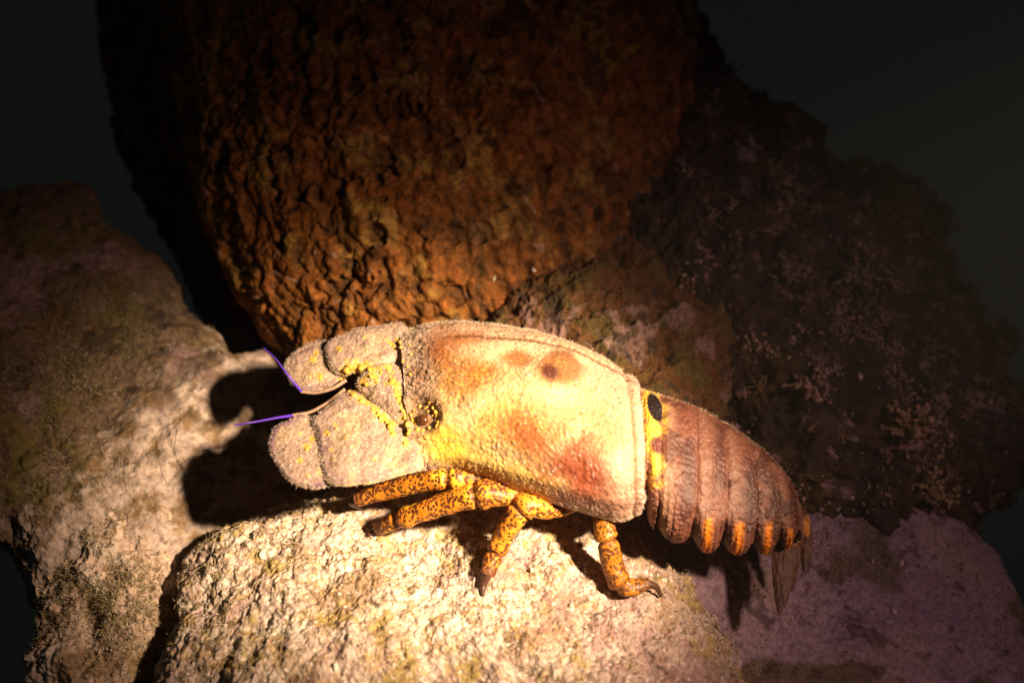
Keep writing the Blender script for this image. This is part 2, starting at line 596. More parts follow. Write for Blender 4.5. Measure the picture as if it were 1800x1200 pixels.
# ------------------------------------------------------------------ sponges
def sponge(name, rows, nu, nv, depth_ratio, seed, knob, amp, base, origin_row=0, top_bowl=True):
    """rows: (y, left x, right x, depth) from the foot up; a full barrel with a hollow top"""
    rows = np.array(rows, float)
    R = catmull(rows, nu)
    th = np.linspace(0, 2 * np.pi, nv, endpoint=False)
    V = []
    for y, xl, xr, d in R:
        a, b = P(xl, y, d), P(xr, y, d)
        c, hw = (a + b) / 2, np.linalg.norm(b - a) / 2
        V.append(c + hw * (np.cos(th)[:, None] * RGT + depth_ratio * np.sin(th)[:, None] * np.array([0, -1, 0.12])))
    V = np.array(V)
    if top_bowl:
        last = V[-1]
        c = last.mean(0)
        dn = (V[-1] - V[-12]).mean(0)
        dn /= np.linalg.norm(dn)
        extra = [c + (last - c) * s - dn * z for s, z in ((0.93, -0.5), (0.84, -0.3), (0.76, 2), (0.68, 6), (0.5, 10), (0.05, 12))]
        V = np.concatenate([V, np.array(extra)])
    nn = len(V)
    V = V.reshape(-1, 3)
    q = grid_quads(nn, nv, True)
    N = vnormals(V, q)
    out = np.sign(((V - V.mean(0)) * N).sum()) or 1
    if out < 0:
        q = q[:, ::-1]
        N = -N
    warp = 0.5 * np.stack([fbm(V, 1.6, 3, seed + 3), fbm(V, 1.6, 3, seed + 4), fbm(V, 1.6, 3, seed + 5)], 1)
    # knobs drawn out along the barrel, leaning to the right going down
    S = np.stack([V @ RGT * 1.0 + V @ UPV * 0.40, V @ FWD, V @ UPV * 0.50 - V @ RGT * 0.2], 1)
    f1, f2, cid = worley(S + warp, knob, seed)
    h1, h2, hid = worley(S * 1.0 + warp * 1.3, knob * 0.5, seed + 50)
    mid = fbm(V, 2.4, 4, seed + 7)
    ridge = 1 - np.abs(fbm(S + warp, knob * 0.9, 3, seed + 21)) * 1.7
    pit = sstep(fbm(V, 1.5, 3, seed + 15), 0.52, 0.72)
    fold = 1 - np.abs(fbm(np.stack([S[:, 0], S[:, 1], S[:, 2] * 0.4], 1), 2.6, 2, seed + 81)) * 2
    kn = np.sqrt(np.clip(1 - (f1 / 0.8)**2, 0, 1)) * (0.55 + 0.6 * cid)
    kn2 = np.sqrt(np.clip(1 - (h1 / 0.8)**2, 0, 1))
    disp = 0.25 * fold + amp * (1.5 * kn + 0.4 * kn2 + 0.6 * mid + 0.2 * fbm(S, 0.4, 3, seed + 61, 0.6)) - pit * amp * 1.1
    V = V + N * disp[:, None]
    N = vnormals(V, q)
    C = np.tile(base, (len(V), 1))
    C = lerp(C, np.array([0.33, 0.11, 0.025]), ((cid > 0.72)) * sstep(0.75 - f1, 0.1, 0.5) * 0.8)
    C = lerp(C, np.array([0.36, 0.22, 0.05]), sstep(fbm(V, 1.8, 4, seed + 33), 0.1, 0.6) * 0.7)
    C = lerp(C, np.array([0.40, 0.24, 0.17]), (hid > 0.94) * sstep(0.7 - h1, 0.1, 0.4) * 0.8)
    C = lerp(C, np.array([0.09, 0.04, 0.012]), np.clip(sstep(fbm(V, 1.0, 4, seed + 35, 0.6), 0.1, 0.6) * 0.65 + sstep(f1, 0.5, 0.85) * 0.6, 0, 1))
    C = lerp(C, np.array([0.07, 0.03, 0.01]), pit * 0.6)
    o = mesh_obj(name, V, np.vstack([q[:, [0, 1, 2]], q[:, [0, 2, 3]]]), M_SPONGE, C, origin=V[:nv].mean(0))
    return o, V, N


sp, SV, SN = sponge('barrel_sponge', [(700, 600, 860, 73), (600, 505, 950, 73.5), (500, 440, 1040, 74.5), (400, 393, 1110, 75.5), (280, 352, 1165, 77),
                                      (150, 325, 1205, 79), (0, 305, 1212, 81), (-160, 300, 1205, 83), (-320, 310, 1190, 85)],
                    640, 1000, 0.72, 101, 0.80, 0.32, np.array([0.23, 0.085, 0.016]))
tag(sp, 'big orange brown barrel sponge with knobbly skin behind the lobster', 'sponge')
sp2, _, _ = sponge('tube_sponge', [(620, 420, 560, 84), (500, 350, 560, 84.5), (400, 305, 560, 85), (280, 246, 550, 86), (150, 215, 540, 87),
                                   (0, 190, 530, 88), (-160, 180, 520, 89)],
                   220, 360, 0.8, 131, 1.4, 0.5, np.array([0.16, 0.07, 0.02]))
tag(sp2, 'dark sponge in shadow left behind the big orange sponge', 'sponge')

# ================================================================== the lobster
lobster = bpy.data.objects.new('slipper_lobster', None)
COL.objects.link(lobster)
LORG = lob(930, 860, GND)
lobster.location = Vector(LORG * 0.01)
tag(lobster, 'orange and tan slipper lobster with spotted legs on the sandy boulder', 'lobster')

# ---- body: shell and abdomen, one loft.  far edge, near edge, their heights, arch
ST = [  # Fx   Fy   Nx    Ny   nF    nN    h    belly
    (706, 596, 728, 826, 0.2, -0.1, 1.55, 1.2),
    (765, 585, 790, 830, 0.2, -0.1, 2.5, 1.5),
    (850, 590, 868, 848, 0.2, -0.1, 2.9, 1.7),
    (930, 604, 950, 876, 0.1, -0.2, 3.15, 1.8),
    (1000, 628, 1024, 899, 0.0, -0.3, 3.2, 1.8),
    (1058, 655, 1088, 916, 0.0, -0.4, 3.05, 1.7),
    (1108, 688, 1122, 902, 0.0, -0.4, 2.7, 1.5),
    (1128, 700, 1134, 884, -0.1, -0.5, 2.35, 1.3),
    (1160, 706, 1150, 930, -0.2, -1.0, 2.5, 1.2),
    (1215, 722, 1214, 962, -0.4, -1.7, 2.5, 1.1),
    (1262, 744, 1268, 970, -0.7, -2.0, 2.3, 1.0),
    (1308, 774, 1322, 972, -1.0, -2.2, 2.1, 0.9),
    (1348, 808, 1366, 966, -1.4, -2.4, 1.9, 0.8),
    (1385, 858, 1398, 950, -1.9, -2.6, 1.4, 0.7),
    (1402, 892, 1406, 940, -2.3, -2.8, 0.8, 0.5),
]
nS = len(ST)
Fp = np.array([lob(s[0], s[1], s[4]) for s in ST])
Np = np.array([lob(s[2], s[3], s[5]) for s in ST])
hv = np.array([[s[6], s[7]] for s in ST])
NU, ND, NVn = 620, 260, 60
Fi, Ni, Hi = catmull(Fp, NU), catmull(Np, NU), catmull(hv, NU)
ui = np.linspace(0, nS - 1, NU)
# even out along-body spacing a little: keep param as is
phd = np.linspace(0, np.pi, ND)
phv = np.linspace(np.pi, 2 * np.pi, NVn + 2)[1:-1]
V = []
TT = np.concatenate([-np.cos(phd), -np.cos(phv)])
for k in range(NU):
    u = ui[k]
    F_, N_ = Fi[k], Ni[k]
    M_ = (F_ + N_) / 2
    hc = (N_ - F_) / 2
    cdir = hc / np.linalg.norm(hc)
    D = NL - (NL @ cdir) * cdir
    D /= np.linalg.norm(D)
    h, hb_ = Hi[k]
    seg, s = -1, 0.0
    if u >= 7:
        seg = int(u) - 7
        s = u - int(u)
        h *= 1.0 + 0.03 * math.sin(math.pi * min(1, s**0.8)) - 0.022 * math.exp(-(s / 0.09)**2) - 0.008 * math.exp(-((1 - s) / 0.05)**2)
    elif u > 6:
        h *= 1 - 0.12 * math.sin(math.pi * (u - 6))
    p = 2.5 if u < 6 else 2.2
    c = -np.cos(phd)
    sn = np.sin(phd)
    cx = np.sign(c) * np.abs(c)**(2 / p)
    sx = np.abs(sn)**(2 / p)
    Q = M_ + cx[:, None] * hc + (sx * h)[:, None] * D
    if seg >= 1:                                   # side plates hang as separate lobes
        lobe = (max(0.0, math.sin(math.pi * (0.06 + 0.88 * s)))**0.55 - 1.0) * (1.25 if seg < 6 else 0.3)
        wgt = np.clip((cx - 0.55) / 0.45, 0, 1)**1.2
        Q = Q + (wgt * lobe)[:, None] * (cdir * 0.85 - D * 0.5)
        Q = Q + (wgt * (0.25 * math.sin(math.pi * s) + 0.03 * math.sin(u * 37.0) + 0.02 * math.sin(u * 83.0)))[:, None] * (D + 0.8 * cdir)
    c2, s2 = -np.cos(phv), np.sin(phv)
    edge = Q[-1]
    edgeF = Q[0]
    w = ((c2 + 1) / 2)[:, None]
    Qv = edgeF * (1 - w) + edge * w + (s2 * hb_)[:, None] * D * 0.8
    V.append(np.vstack([Q, Qv]))
V = np.array(V)
nring = ND + NVn
V = V.reshape(-1, 3)
qb = grid_quads(NU, nring, True)
caps = []
cen = []
for k in (0, NU - 1):
    cen.append(V[k * nring:(k + 1) * nring].mean(0) + (NL * 0.3 if k == 0 else 0))
V = np.vstack([V, cen])
kk = np.arange(nring)
kk2 = (kk + 1) % nring
c0 = NU * nring
caps = np.vstack([np.stack([np.full(nring, c0), kk, kk2, kk2], -1), np.stack([np.full(nring, c0 + 1), (NU - 1) * nring + kk2, (NU - 1) * nring + kk, (NU - 1) * nring + kk], -1)])
uu = np.append(np.repeat(ui, nring), [0, nS - 1])
tt = np.append(np.tile(TT, NU), [0, 0])
dors = np.append(np.tile(np.concatenate([np.ones(ND), np.zeros(NVn)]), NU), [0, 0])
Nb = vnormals(V, qb)
if ((V - V.mean(0)) * Nb).sum() < 0:
    qb = qb[:, ::-1]
    caps = caps[:, [0, 2, 1, 1]]
    Nb = -Nb
bx, by, _ = proj(V)


def blob(cx, cy, rx, ry, rot=0.0, soft=1.0, wob=0.25, seed=0, sc=1.2):
    a = math.radians(rot)
    dx, dy = bx - cx, by - cy
    X_ = dx * math.cos(a) + dy * math.sin(a)
    Y_ = -dx * math.sin(a) + dy * math.cos(a)
    r = np.sqrt((X_ / rx)**2 + (Y_ / ry)**2) + 0.55 * wob * fbm(V, sc, 4, 200 + seed)
    return (1 - sstep(r, 1 - 0.5 * soft, 1 + 0.5 * soft)) * dors


cara = (uu < 6.35).astype(float)
disp = np.zeros(len(V))
disp += 0.30 * blob(930, 735, 130, 85, 10, 1.6, 0.1) * cara
disp += 0.16 * blob(860, 640, 100, 45, 0, 1.5, 0.1) * cara
disp += 0.22 * blob(975, 660, 45, 38, 0, 1.2, 0.1) * cara
disp -= 0.20 * blob(850, 720, 60, 130, 25, 1.5, 0.2) * cara * (1 - blob(930, 735, 130, 85, 10, 1.0))
disp -= 0.16 * blob(1010, 700, 90, 30, 40, 1.2, 0.2) * cara
disp -= 0.14 * blob(745, 730, 26, 26, 0, 0.8, 0.05)
disp += 0.20 * blob(745, 730, 48, 46, 0, 0.8, 0.1) * (1 - blob(745, 730, 30, 30, 0, 0.6, 0.05))
# rear rim of the shell and its groove, side ridge on the far side
disp -= 0.16 * np.exp(-((uu - 5.62) / 0.10)**2) * dors
disp += 0.10 * np.exp(-((uu - 6.05) / 0.22)**2) * dors
disp -= 0.22 * np.exp(-((uu - 6.42) / 0.10)**2) * dors
far_r = np.exp(-((tt + 0.48 + 0.12 * (uu - 3) / 3) / 0.03)**2) * sstep(uu, 0.8, 1.5) * cara * dors
disp += 0.07 * np.exp(-((tt + 0.62) / 0.10)**2) * cara * dors - 0.09 * far_r * (0.5 + 0.5 * sstep(fbm(V, 1.2, 3, 322), -0.3, 0.4))
disp += 0.12 * np.exp(-((tt - 0.93) / 0.05)**2) * cara * dors
disp += 0.10 * np.exp(-(uu / 0.25)**2) * dors
# granules
w1, w2, wid = worley(V, 0.18, 300)
fr = sstep(fbm(V, 1.5, 3, 310), -0.5, 0.5)
disp += (0.045 + 0.04 * fr) * (0.7 - w1) * (0.5 + wid) * dors
front = (1 - sstep(uu, 0.3, 1.3))
k1, k2_, kid = worley(V, 0.42, 305)
disp += 0.13 * front * np.clip(0.55 - k1, 0, 1) * dors
disp += 0.05 * fbm(V, 0.9, 4, 320, 0.6) * dors
V = V + Nb * disp[:, None]
Nb = vnormals(V, qb)

# pigment
TAN = np.array([0.45, 0.30, 0.205])
GREYP = np.array([0.50, 0.39, 0.31])
YEL = np.array([0.74, 0.50, 0.06])
CREAM = np.array([0.64, 0.48, 0.30])
REDB = np.array([0.18, 0.032, 0.009])
ORB = np.array([0.29, 0.095, 0.03])
MAR = np.array([0.12, 0.03, 0.03])
C = np.tile(TAN, (len(V), 1))
C = lerp(C, GREYP, np.clip((1 - sstep(uu, 0.5, 1.1)) + np.exp(-((tt + 0.93) / 0.12)**2), 0, 1) * 0.9)
C = lerp(C, GREYP * 0.9, np.exp(-((tt - 1) / 0.10)**2) * cara * 0.7)
C = lerp(C, ORB, blob(825, 655, 85, 55, 10, 1.0, 0.7, 1) * 0.8)
C = lerp(C, ORB * 0.8, blob(850, 672, 30, 24, 10, 1.0, 0.7, 24) * 0.8)
C = lerp(C, ORB * 0.8, blob(1060, 760, 40, 60, 10, 1.4, 0.9, 25) * 0.4)
C = lerp(C, ORB * 1.1, blob(800, 610, 60, 28, 0, 1.0, 0.4, 2) * 0.7)
C = lerp(C, CREAM, blob(850, 735, 95, 34, -50, 1.2, 0.5, 3) * 0.8)
C = lerp(C, CREAM, blob(930, 628, 100, 22, 5, 1.2, 0.5, 4) * 0.8)
C = lerp(C, CREAM, blob(960, 695, 60, 16, 10, 1.2, 0.4, 5) * 0.7)
C = lerp(C, YEL, blob(785, 782, 42, 36, 20, 1.1, 0.6, 6) * 0.95)
C = lerp(C, YEL * 0.95, blob(862, 748, 62, 26, -50, 1.3, 0.7, 7) * 0.45)
C = lerp(C, YEL, blob(905, 828, 75, 20, 15, 1.2, 0.7, 8) * 0.5)
C = lerp(C, YEL * 0.9, blob(1010, 740, 100, 60, 20, 1.4, 0.6, 9) * 0.12)
C = lerp(C, ORB * 0.85, blob(922, 758, 62, 44, 20, 1.1, 0.6, 10) * 0.85)
C = lerp(C, ORB * 0.75, blob(985, 650, 40, 30, 0, 0.8, 0.4, 13) * 0.9)
C = lerp(C, ORB * 0.85, blob(910, 634, 28, 18, 0, 0.9, 0.4, 15) * 0.9)
C = lerp(C, ORB * 0.4, far_r * 0.85)
C = lerp(C, np.array([0.42, 0.30, 0.30]), np.exp(-((uu - 6.1) / 0.2)**2) * 0.6)
C = lerp(C, np.array([0.25, 0.14, 0.07]), blob(745, 732, 42, 40, 0, 0.9, 0.5, 16) * 0.85)
C = lerp(C, np.array([0.34, 0.22, 0.20]), blob(780, 835, 90, 14, 8, 1.0, 0.4, 17) * 0.7)
# fine net of yellow round darker dots where the shell is yellow or orange
d1, d2, did = worley(V, 0.20, 330)
net = sstep(d2 - d1, 0.05, 0.30)
yel_zone = np.clip(blob(900, 740, 130, 90, 20, 1.4, 0.5, 18) + blob(820, 690, 40, 50, 0, 1.2, 0.5, 19) + blob(905, 825, 90, 35, 15, 1.2, 0.5, 20), 0, 1)
C = lerp(C, YEL, (1 - net) * yel_zone * 0.34)
C = lerp(C, ORB * 0.85, net * yel_zone * (did > 0.45) * 0.32)
C = lerp(C, REDB * 1.1, blob(1005, 820, 62, 46, 30, 1.3, 0.8, 11) * 0.85)
C = lerp(C, REDB * 1.1, blob(1040, 860, 60, 36, 15, 1.3, 0.8, 12) * 0.7)
C = lerp(C, REDB * 1.6, blob(925, 765, 36, 24, 20, 1.2, 0.8, 26) * 0.6)
C = lerp(C, PALE, ((wid > 0.9) & (w1 < 0.42)) * dors * 0.3)
C = lerp(C, ORB * 0.6, ((wid < 0.16) & (w1 < 0.45)) * dors * cara * sstep(fbm(V, 1.0, 3, 336), -0.1, 0.4) * 0.7)
C = lerp(C, np.array([0.06, 0.012, 0.010]), blob(968, 662, 16, 13, 0, 1.0, 0.3, 14) * 0.9)
# abdomen
ab = (uu >= 6.5).astype(float)
sfr = np.mod(uu, 1.0)
C = lerp(C, np.array([0.23, 0.10, 0.06]), ab * dors)
C = lerp(C, np.array([0.72, 0.44, 0.05]), (np.exp(-((uu - 7.35) / 0.85)**4)) * (uu > 6.35) * dors * sstep(0.75 - tt + 0.3 * fbm(V, 0.8, 4, 351), 0, 0.3) * sstep(1.1 + 0.7 * fbm(V, 0.5, 4, 352) - np.abs(uu - 7.3), 0.0, 0.6) * 0.92)
C = lerp(C, np.array([0.32, 0.20, 0.13]), ab * np.exp(-((sfr - 0.25) / 0.16)**2) * (uu > 8.2) * 0.6)
band = np.exp(-((sfr - 0.78) / 0.24)**2) * (uu > 7.9) * (uu < 13) * sstep(fbm(V, 1.4, 3, 340) + 0.9 * np.cos((tt - 0.1) * 2.2), -0.2, 0.5)
C = lerp(C, np.array([0.07, 0.02, 0.012]), band * 0.8)
C = lerp(C, np.array([0.36, 0.22, 0.15]), ab * (uu > 8) * sstep(fbm(V, 0.7, 4, 343, 0.65), 0.1, 0.6) * 0.25)
C = lerp(C, np.array([0.07, 0.02, 0.012]), ab * (uu > 7.9) * sstep(fbm(V, 1.3, 4, 345, 0.6), 0.1, 0.5) * 0.75)
C = lerp(C, np.array([0.80, 0.27, 0.012]), np.exp(-((sfr - 0.42) / 0.15)**4) * (uu > 8.9) * (uu < 13.0) * sstep(tt + 0.1 * fbm(V, 0.5, 3, 341), 0.66, 0.76) * dors)
C = lerp(C, np.array([0.010, 0.005, 0.006]), blob(1151, 716, 12, 27, -18, 0.25, 0.04, 21))
C = lerp(C, np.array([0.012, 0.006, 0.006]), blob(1141, 678, 14, 7, 30, 0.3, 0.05, 22))
C = lerp(C, np.array([0.11, 0.03, 0.02]), blob(1156, 782, 14, 17, -10, 0.7, 0.15, 23))
C = C * (1 - np.array([0.38, 0.50, 0.46]) * (sstep(uu, 7.9, 8.6) * dors * np.where(C[:, 0] < 0.6, 1.0, 0.6))[:, None])
C = lerp(C, np.array([0.30, 0.16, 0.10]), (1 - dors) * 0.9)
body = mesh_obj('body', V, tri_split(qb, caps), M_SHELL, C, lobster, LORG)
BODYV, BODYN, BODYD, BODYU, BODYT = V, Nb, dors, uu, tt

# short bristles over the shell, longer on its rims
m = np.where((dors > 0) & (np.abs(tt) < 0.995))[0]
wgt = 0.15 + 1.6 * np.exp(-((tt[m] + 0.9) / 0.12)**2) + 1.2 * front[m] + 0.15 * np.exp(-((tt[m] - 0.97) / 0.08)**2)
wgt *= np.where(uu[m] > 6.4, 0.12, 1.0)
k = rng.choice(m, 20000, p=wgt / wgt.sum())
ln = rng.uniform(0.03, 0.10, len(k)) * (1 + 0.7 * (rng.random(len(k)) > 0.93))
dirs = Nb[k] * 0.9 + rng.normal(size=(len(k), 3)) * 0.35 + RGT * 0.25
bc = lerp(C[k], np.array([0.55, 0.44, 0.33]), np.clip(front[k] + np.exp(-((tt[k] + 0.9) / 0.2)**2), 0.12, 0.7))
v_, f_, c_ = blades(V[k] - Nb[k] * 0.01, dirs, ln, np.full(len(k), 0.012), bc)
o = mesh_obj('bristles', v_, f_, M_FUZZ, c_, lobster, LORG)
o['kind'] = 'stuff'

tub = [(618, 642, 9), (632, 650, 10), (607, 655, 8), (625, 664, 9), (640, 672, 8), (652, 658, 7), (660, 668, 6), (604, 668, 7), (612, 680, 7),
       (622, 690, 9), (634, 699, 7), (646, 706, 6), (656, 714, 6), (664, 722, 6), (672, 730, 7), (680, 738, 7), (688, 746, 8), (690, 757, 6),
       (688, 666, 9), (697, 681, 7), (701, 694, 6), (704, 706, 6), (708, 718, 6), (713, 730, 6), (718, 742, 6), (716, 752, 5), (714, 764, 5),
       (714, 775, 5), (700, 612, 5), (706, 630, 5), (718, 604, 5), (720, 620, 5), (717, 640, 5), (719, 655, 5), (648, 645, 6), (700, 600, 5),
       (690, 605, 4), (640, 640, 6), (668, 650, 5), (680, 646, 5), (596, 612, 4), (550, 632, 4), (545, 660, 4), (562, 662, 4), (556, 618, 4),
       (540, 785, 4), (528, 808, 4), (548, 770, 4), (590, 748, 4), (575, 760, 4)]

# ---- flattened antennae
def antenna_plate(name, poly, centre, n0, tilt, th, parent, seed, rim=True, dark_rim=0.0, scallop=0.0, nr=110, na=420):
    f = lambda x, y: lob(x, y, n0 + tilt[0] * (x - 700) / 35.3 + tilt[1] * (y - 720) / 35.3)
    pp = catmull(np.array(poly, float), na, True)
    if scallop:
        c = np.array(centre, float)
        a = np.linspace(0, 1, na, endpoint=False)
        pp = c + (pp - c) * (1 + scallop * (np.abs(np.sin(a * 2 * np.pi * 17)) - 0.5) + 0.01 * np.sin(a * 40))[:, None]
    q3 = np.column_stack([pp, np.zeros(len(pp))])
    pp = pp + 2.2 * np.column_stack([fbm(q3, 26, 4, seed + 90, 0.65), fbm(q3, 26, 4, seed + 91, 0.65)])
    P3 = np.array([f(x, y) for x, y in pp])
    V, q, cp, r = pillow(P3, f(*centre), NL, th, th * 0.8, nr, na, 3.6, 2.0, 20)
    N = vnormals(V, q)
    fr = (r >= 0).astype(float)
    w1, w2, wid = worley(V, 0.17, seed)
    k1, k2, kid = worley(V, 0.45, seed + 3)
    V = V + N * ((0.028 * (0.7 - w1) + 0.05 * np.clip(0.5 - k1, 0, 1) * (kid > 0.6) + 0.11 * fbm(V, 1.1, 4, seed + 7, 0.5)) * fr * (0.4 + 0.6 * (1 - np.abs(r)**6)))[:, None]
    V = V + N * (0.04 * np.exp(-((np.abs(r) - 0.9) / 0.05)**2) * fr)[:, None]
    N = vnormals(V, q)
    C = np.tile(np.array([0.42, 0.30, 0.24]), (len(V), 1))
    C = lerp(C, np.array([0.55, 0.42, 0.24]), sstep(fbm(V, 1.1, 4, seed + 9), 0, 0.6) * 0.7)
    C = lerp(C, np.array([0.32, 0.21, 0.20]), sstep(fbm(V, 0.8, 4, seed + 10), 0.1, 0.6) * 0.6)
    C = lerp(C, np.array([0.25, 0.14, 0.20]), np.clip(np.exp(-((np.abs(r) - 0.93) / 0.10)**2) * dark_rim * (0.6 + 0.9 * fbm(V, 1.5, 3, seed + 12)), 0, 1))
    C = lerp(C, np.array([0.55, 0.40, 0.22]), sstep(np.abs(r), 0.965, 0.99) * 0.8)
    tx, ty, _ = proj(V)
    ym = np.zeros(len(V))
    for a_, b_, c_ in tub:
        ym = np.maximum(ym, 1 - sstep(np.hypot(tx - a_, ty - b_) / (c_ * 1.5) + 0.5 * fbm(V, 0.3, 2, seed + 13), 0.5, 1.1))
    C = lerp(C, np.array([0.72, 0.45, 0.06]), ym * 0.85)
    C = lerp(C, np.array([0.66, 0.46, 0.14]), (kid > 0.82) * sstep(0.5 - k1, 0.1, 0.3) * 0.7)
    C = lerp(C, PALE, ((wid > 0.85) & (w1 < 0.42)) * 0.6)
    C = lerp(C, np.array([0.2, 0.11, 0.08]), sstep(w1, 0.6, 0.85) * 0.4)
    o = mesh_obj(name, V, tri_split(q, cp), M_SHELL, C, parent, LORG if parent is lobster else LORG)
    kk = np.where(fr > 0)[0]
    pr = 0.25 + 2.5 * (np.abs(r[kk]) > 0.9)
    kk = rng.choice(kk, 2600, p=pr / pr.sum())
    v_, f_, c_ = blades(V[kk], N[kk] + rng.normal(size=(len(kk), 3)) * 0.35, rng.uniform(0.04, 0.10, len(kk)), np.full(len(kk), 0.011),
                        lerp(C[kk], PALE, np.full(len(kk), 0.4)))
    b = mesh_obj('bristles', v_, f_, M_FUZZ, c_, o, LORG)
    b['kind'] = 'stuff'
    return o, V, N


near_base = [(586, 708), (610, 690), (650, 692), (692, 716), (722, 742), (732, 775), (738, 800), (742, 824), (700, 838), (650, 850), (604, 856),
             (578, 850), (566, 832), (560, 800), (556, 765), (548, 742), (566, 722)]
near_flap = [(504, 742), (530, 728), (556, 740), (580, 772), (586, 812), (588, 840), (586, 853), (562, 860), (530, 856), (502, 838), (482, 808), (475, 778), (484, 754)]
far_base = [(577, 604), (610, 588), (650, 577), (704, 570), (722, 590), (722, 618), (700, 648), (664, 660), (630, 655), (602, 660), (578, 646), (572, 624)]
far_flap = [(500, 644), (512, 626), (535, 608), (574, 597), (596, 612), (598, 640), (600, 652), (606, 662), (585, 680), (552, 688), (528, 688), (508, 668)]
mid_plate = [(640, 655), (665, 640), (692, 640), (720, 650), (732, 690), (736, 730), (726, 768), (698, 750), (670, 722), (644, 702), (626, 680)]
nb, nbV, nbN = antenna_plate('antenna_plate', near_base, (645, 785), 0.85, (0.05, 0.10), 0.45, lobster, 401, dark_rim=0.5)
nf, nfV, nfN = antenna_plate('antenna_flap', near_flap, (530, 797), 0.70, (0.06, 0.08), 0.26, nb, 431, dark_rim=1.2, scallop=0.035)
fb, fbV, fbN = antenna_plate('antenna_plate', far_base, (645, 615), 1.05, (0.05, 0.0), 0.48, lobster, 461, dark_rim=0.3)
ff, ffV, ffN = antenna_plate('antenna_flap', far_flap, (550, 648), 0.85, (0.06, 0.05), 0.27, fb, 491, dark_rim=0.6, scallop=0.02)
mp, mpV, mpN = antenna_plate('head_plate', mid_plate, (685, 690), 1.0, (0.02, 0.0), 0.62, lobster, 521)

# ---- yellow tubercles along the head joints and round the eye
allV = np.vstack([nbV, fbV, mpV, ffV, nfV, BODYV[::3]])
pts = np.array([hit(allV, x, y, 5) for x, y, r in tub])
v_, f_, _ = scatter(pts, np.array([r for *_, r in tub]) / 35.3 * 0.6, ICO1, 0.55)
mesh_obj('tubercles', v_, f_, M_TUB, None, lobster, LORG)
ring = []
for a in np.linspace(0, 2 * np.pi, 15, endpoint=False):
    rr_ = 21 + 5 * rng.uniform(-1, 1)
    ring.append((745 + rr_ * math.cos(a), 730 + rr_ * 0.95 * math.sin(a), 5 + 2 * rng.random()))
ring += [(754, 718, 6), (757, 728, 5), (745, 715, 5)]
pts = np.array([hit(BODYV, x, y, 5) for x, y, r in ring])
ec = hit(BODYV, 742, 734, 5)
v_, f_ = ICO2
eye = mesh_obj('eye', ec + (v_ * np.array([1, 1, 1.0])) * 0.30 - NL * 0.04, f_, M_EYE, None, lobster, LORG)
v_, f_, _ = scatter(pts, np.array([r for *_, r in ring]) / 35.3 * 0.6, ICO1, 0.6)
mesh_obj('socket_spines', v_, f_, M_TUB, None, eye, LORG)

# ---- legs
def leg_material():
    m = bpy.data.materials.new('spotted_leg')
    m.use_nodes = True
    nt = m.node_tree
    b = nt.nodes['Principled BSDF']
    L = nt.links.new
    b.inputs['Roughness'].default_value = 0.42
    b.inputs['Specular IOR Level'].default_value = 0.4
    tc = nt.nodes.new('ShaderNodeTexCoord')
    at = nt.nodes.new('ShaderNodeAttribute')
    at.attribute_name = 'Col'
    nz = nt.nodes.new('ShaderNodeTexNoise')
    nz.inputs['Scale'].default_value = 260
    nz.inputs['Detail'].default_value = 2
    L(tc.outputs['Object'], nz.inputs['Vector'])
    ws = nt.nodes.new('ShaderNodeVectorMath')
    ws.operation = 'MULTIPLY_ADD'
    ws.inputs[1].default_value = (0.0018, 0.0018, 0.0018)
    L(nz.outputs['Color'], ws.inputs[0])
    L(tc.outputs['Object'], ws.inputs[2])
    v = nt.nodes.new('ShaderNodeTexVoronoi')
    v.inputs['Scale'].default_value = 560
    L(ws.outputs[0], v.inputs['Vector'])
    n2 = nt.nodes.new('ShaderNodeTexNoise')
    n2.inputs['Scale'].default_value = 110
    n2.inputs['Detail'].default_value = 3
    L(tc.outputs['Object'], n2.inputs['Vector'])
    th = nt.nodes.new('ShaderNodeMapRange')
    th.inputs['From Min'].default_value = 0.3
    th.inputs['From Max'].default_value = 0.7
    th.inputs['To Min'].default_value = 0.30
    th.inputs['To Max'].default_value = 0.66
    L(n2.outputs['Fac'], th.inputs['Value'])
    sub = nt.nodes.new('ShaderNodeMath')
    sub.operation = 'SUBTRACT'
    L(v.outputs['Distance'], sub.inputs[0])
    L(th.outputs[0], sub.inputs[1])
    mr = nt.nodes.new('ShaderNodeMapRange')
    mr.inputs['From Min'].default_value = -0.07
    mr.inputs['From Max'].default_value = 0.07
    L(sub.outputs[0], mr.inputs['Value'])
    mx = nt.nodes.new('ShaderNodeMix')
    mx.data_type = 'RGBA'
    mx.inputs['A'].default_value = (0.11, 0.035, 0.012, 1)
    L(mr.outputs[0], mx.inputs['Factor'])
    L(at.outputs['Color'], mx.inputs['B'])
    L(mx.outputs['Result'], b.inputs['Base Color'])
    bp = nt.nodes.new('ShaderNodeBump')
    bp.inputs['Strength'].default_value = 0.6
    bp.inputs['Distance'].default_value = 0.0004
    L(mr.outputs[0], bp.inputs['Height'])
    L(bp.outputs[0], b.inputs['Normal'])
    return m


M_LEG = leg_material()
M_CLAW = mat('dark_claw', 0.4, 0.4, 400, 0.3, tint=(0.07, 0.03, 0.018))


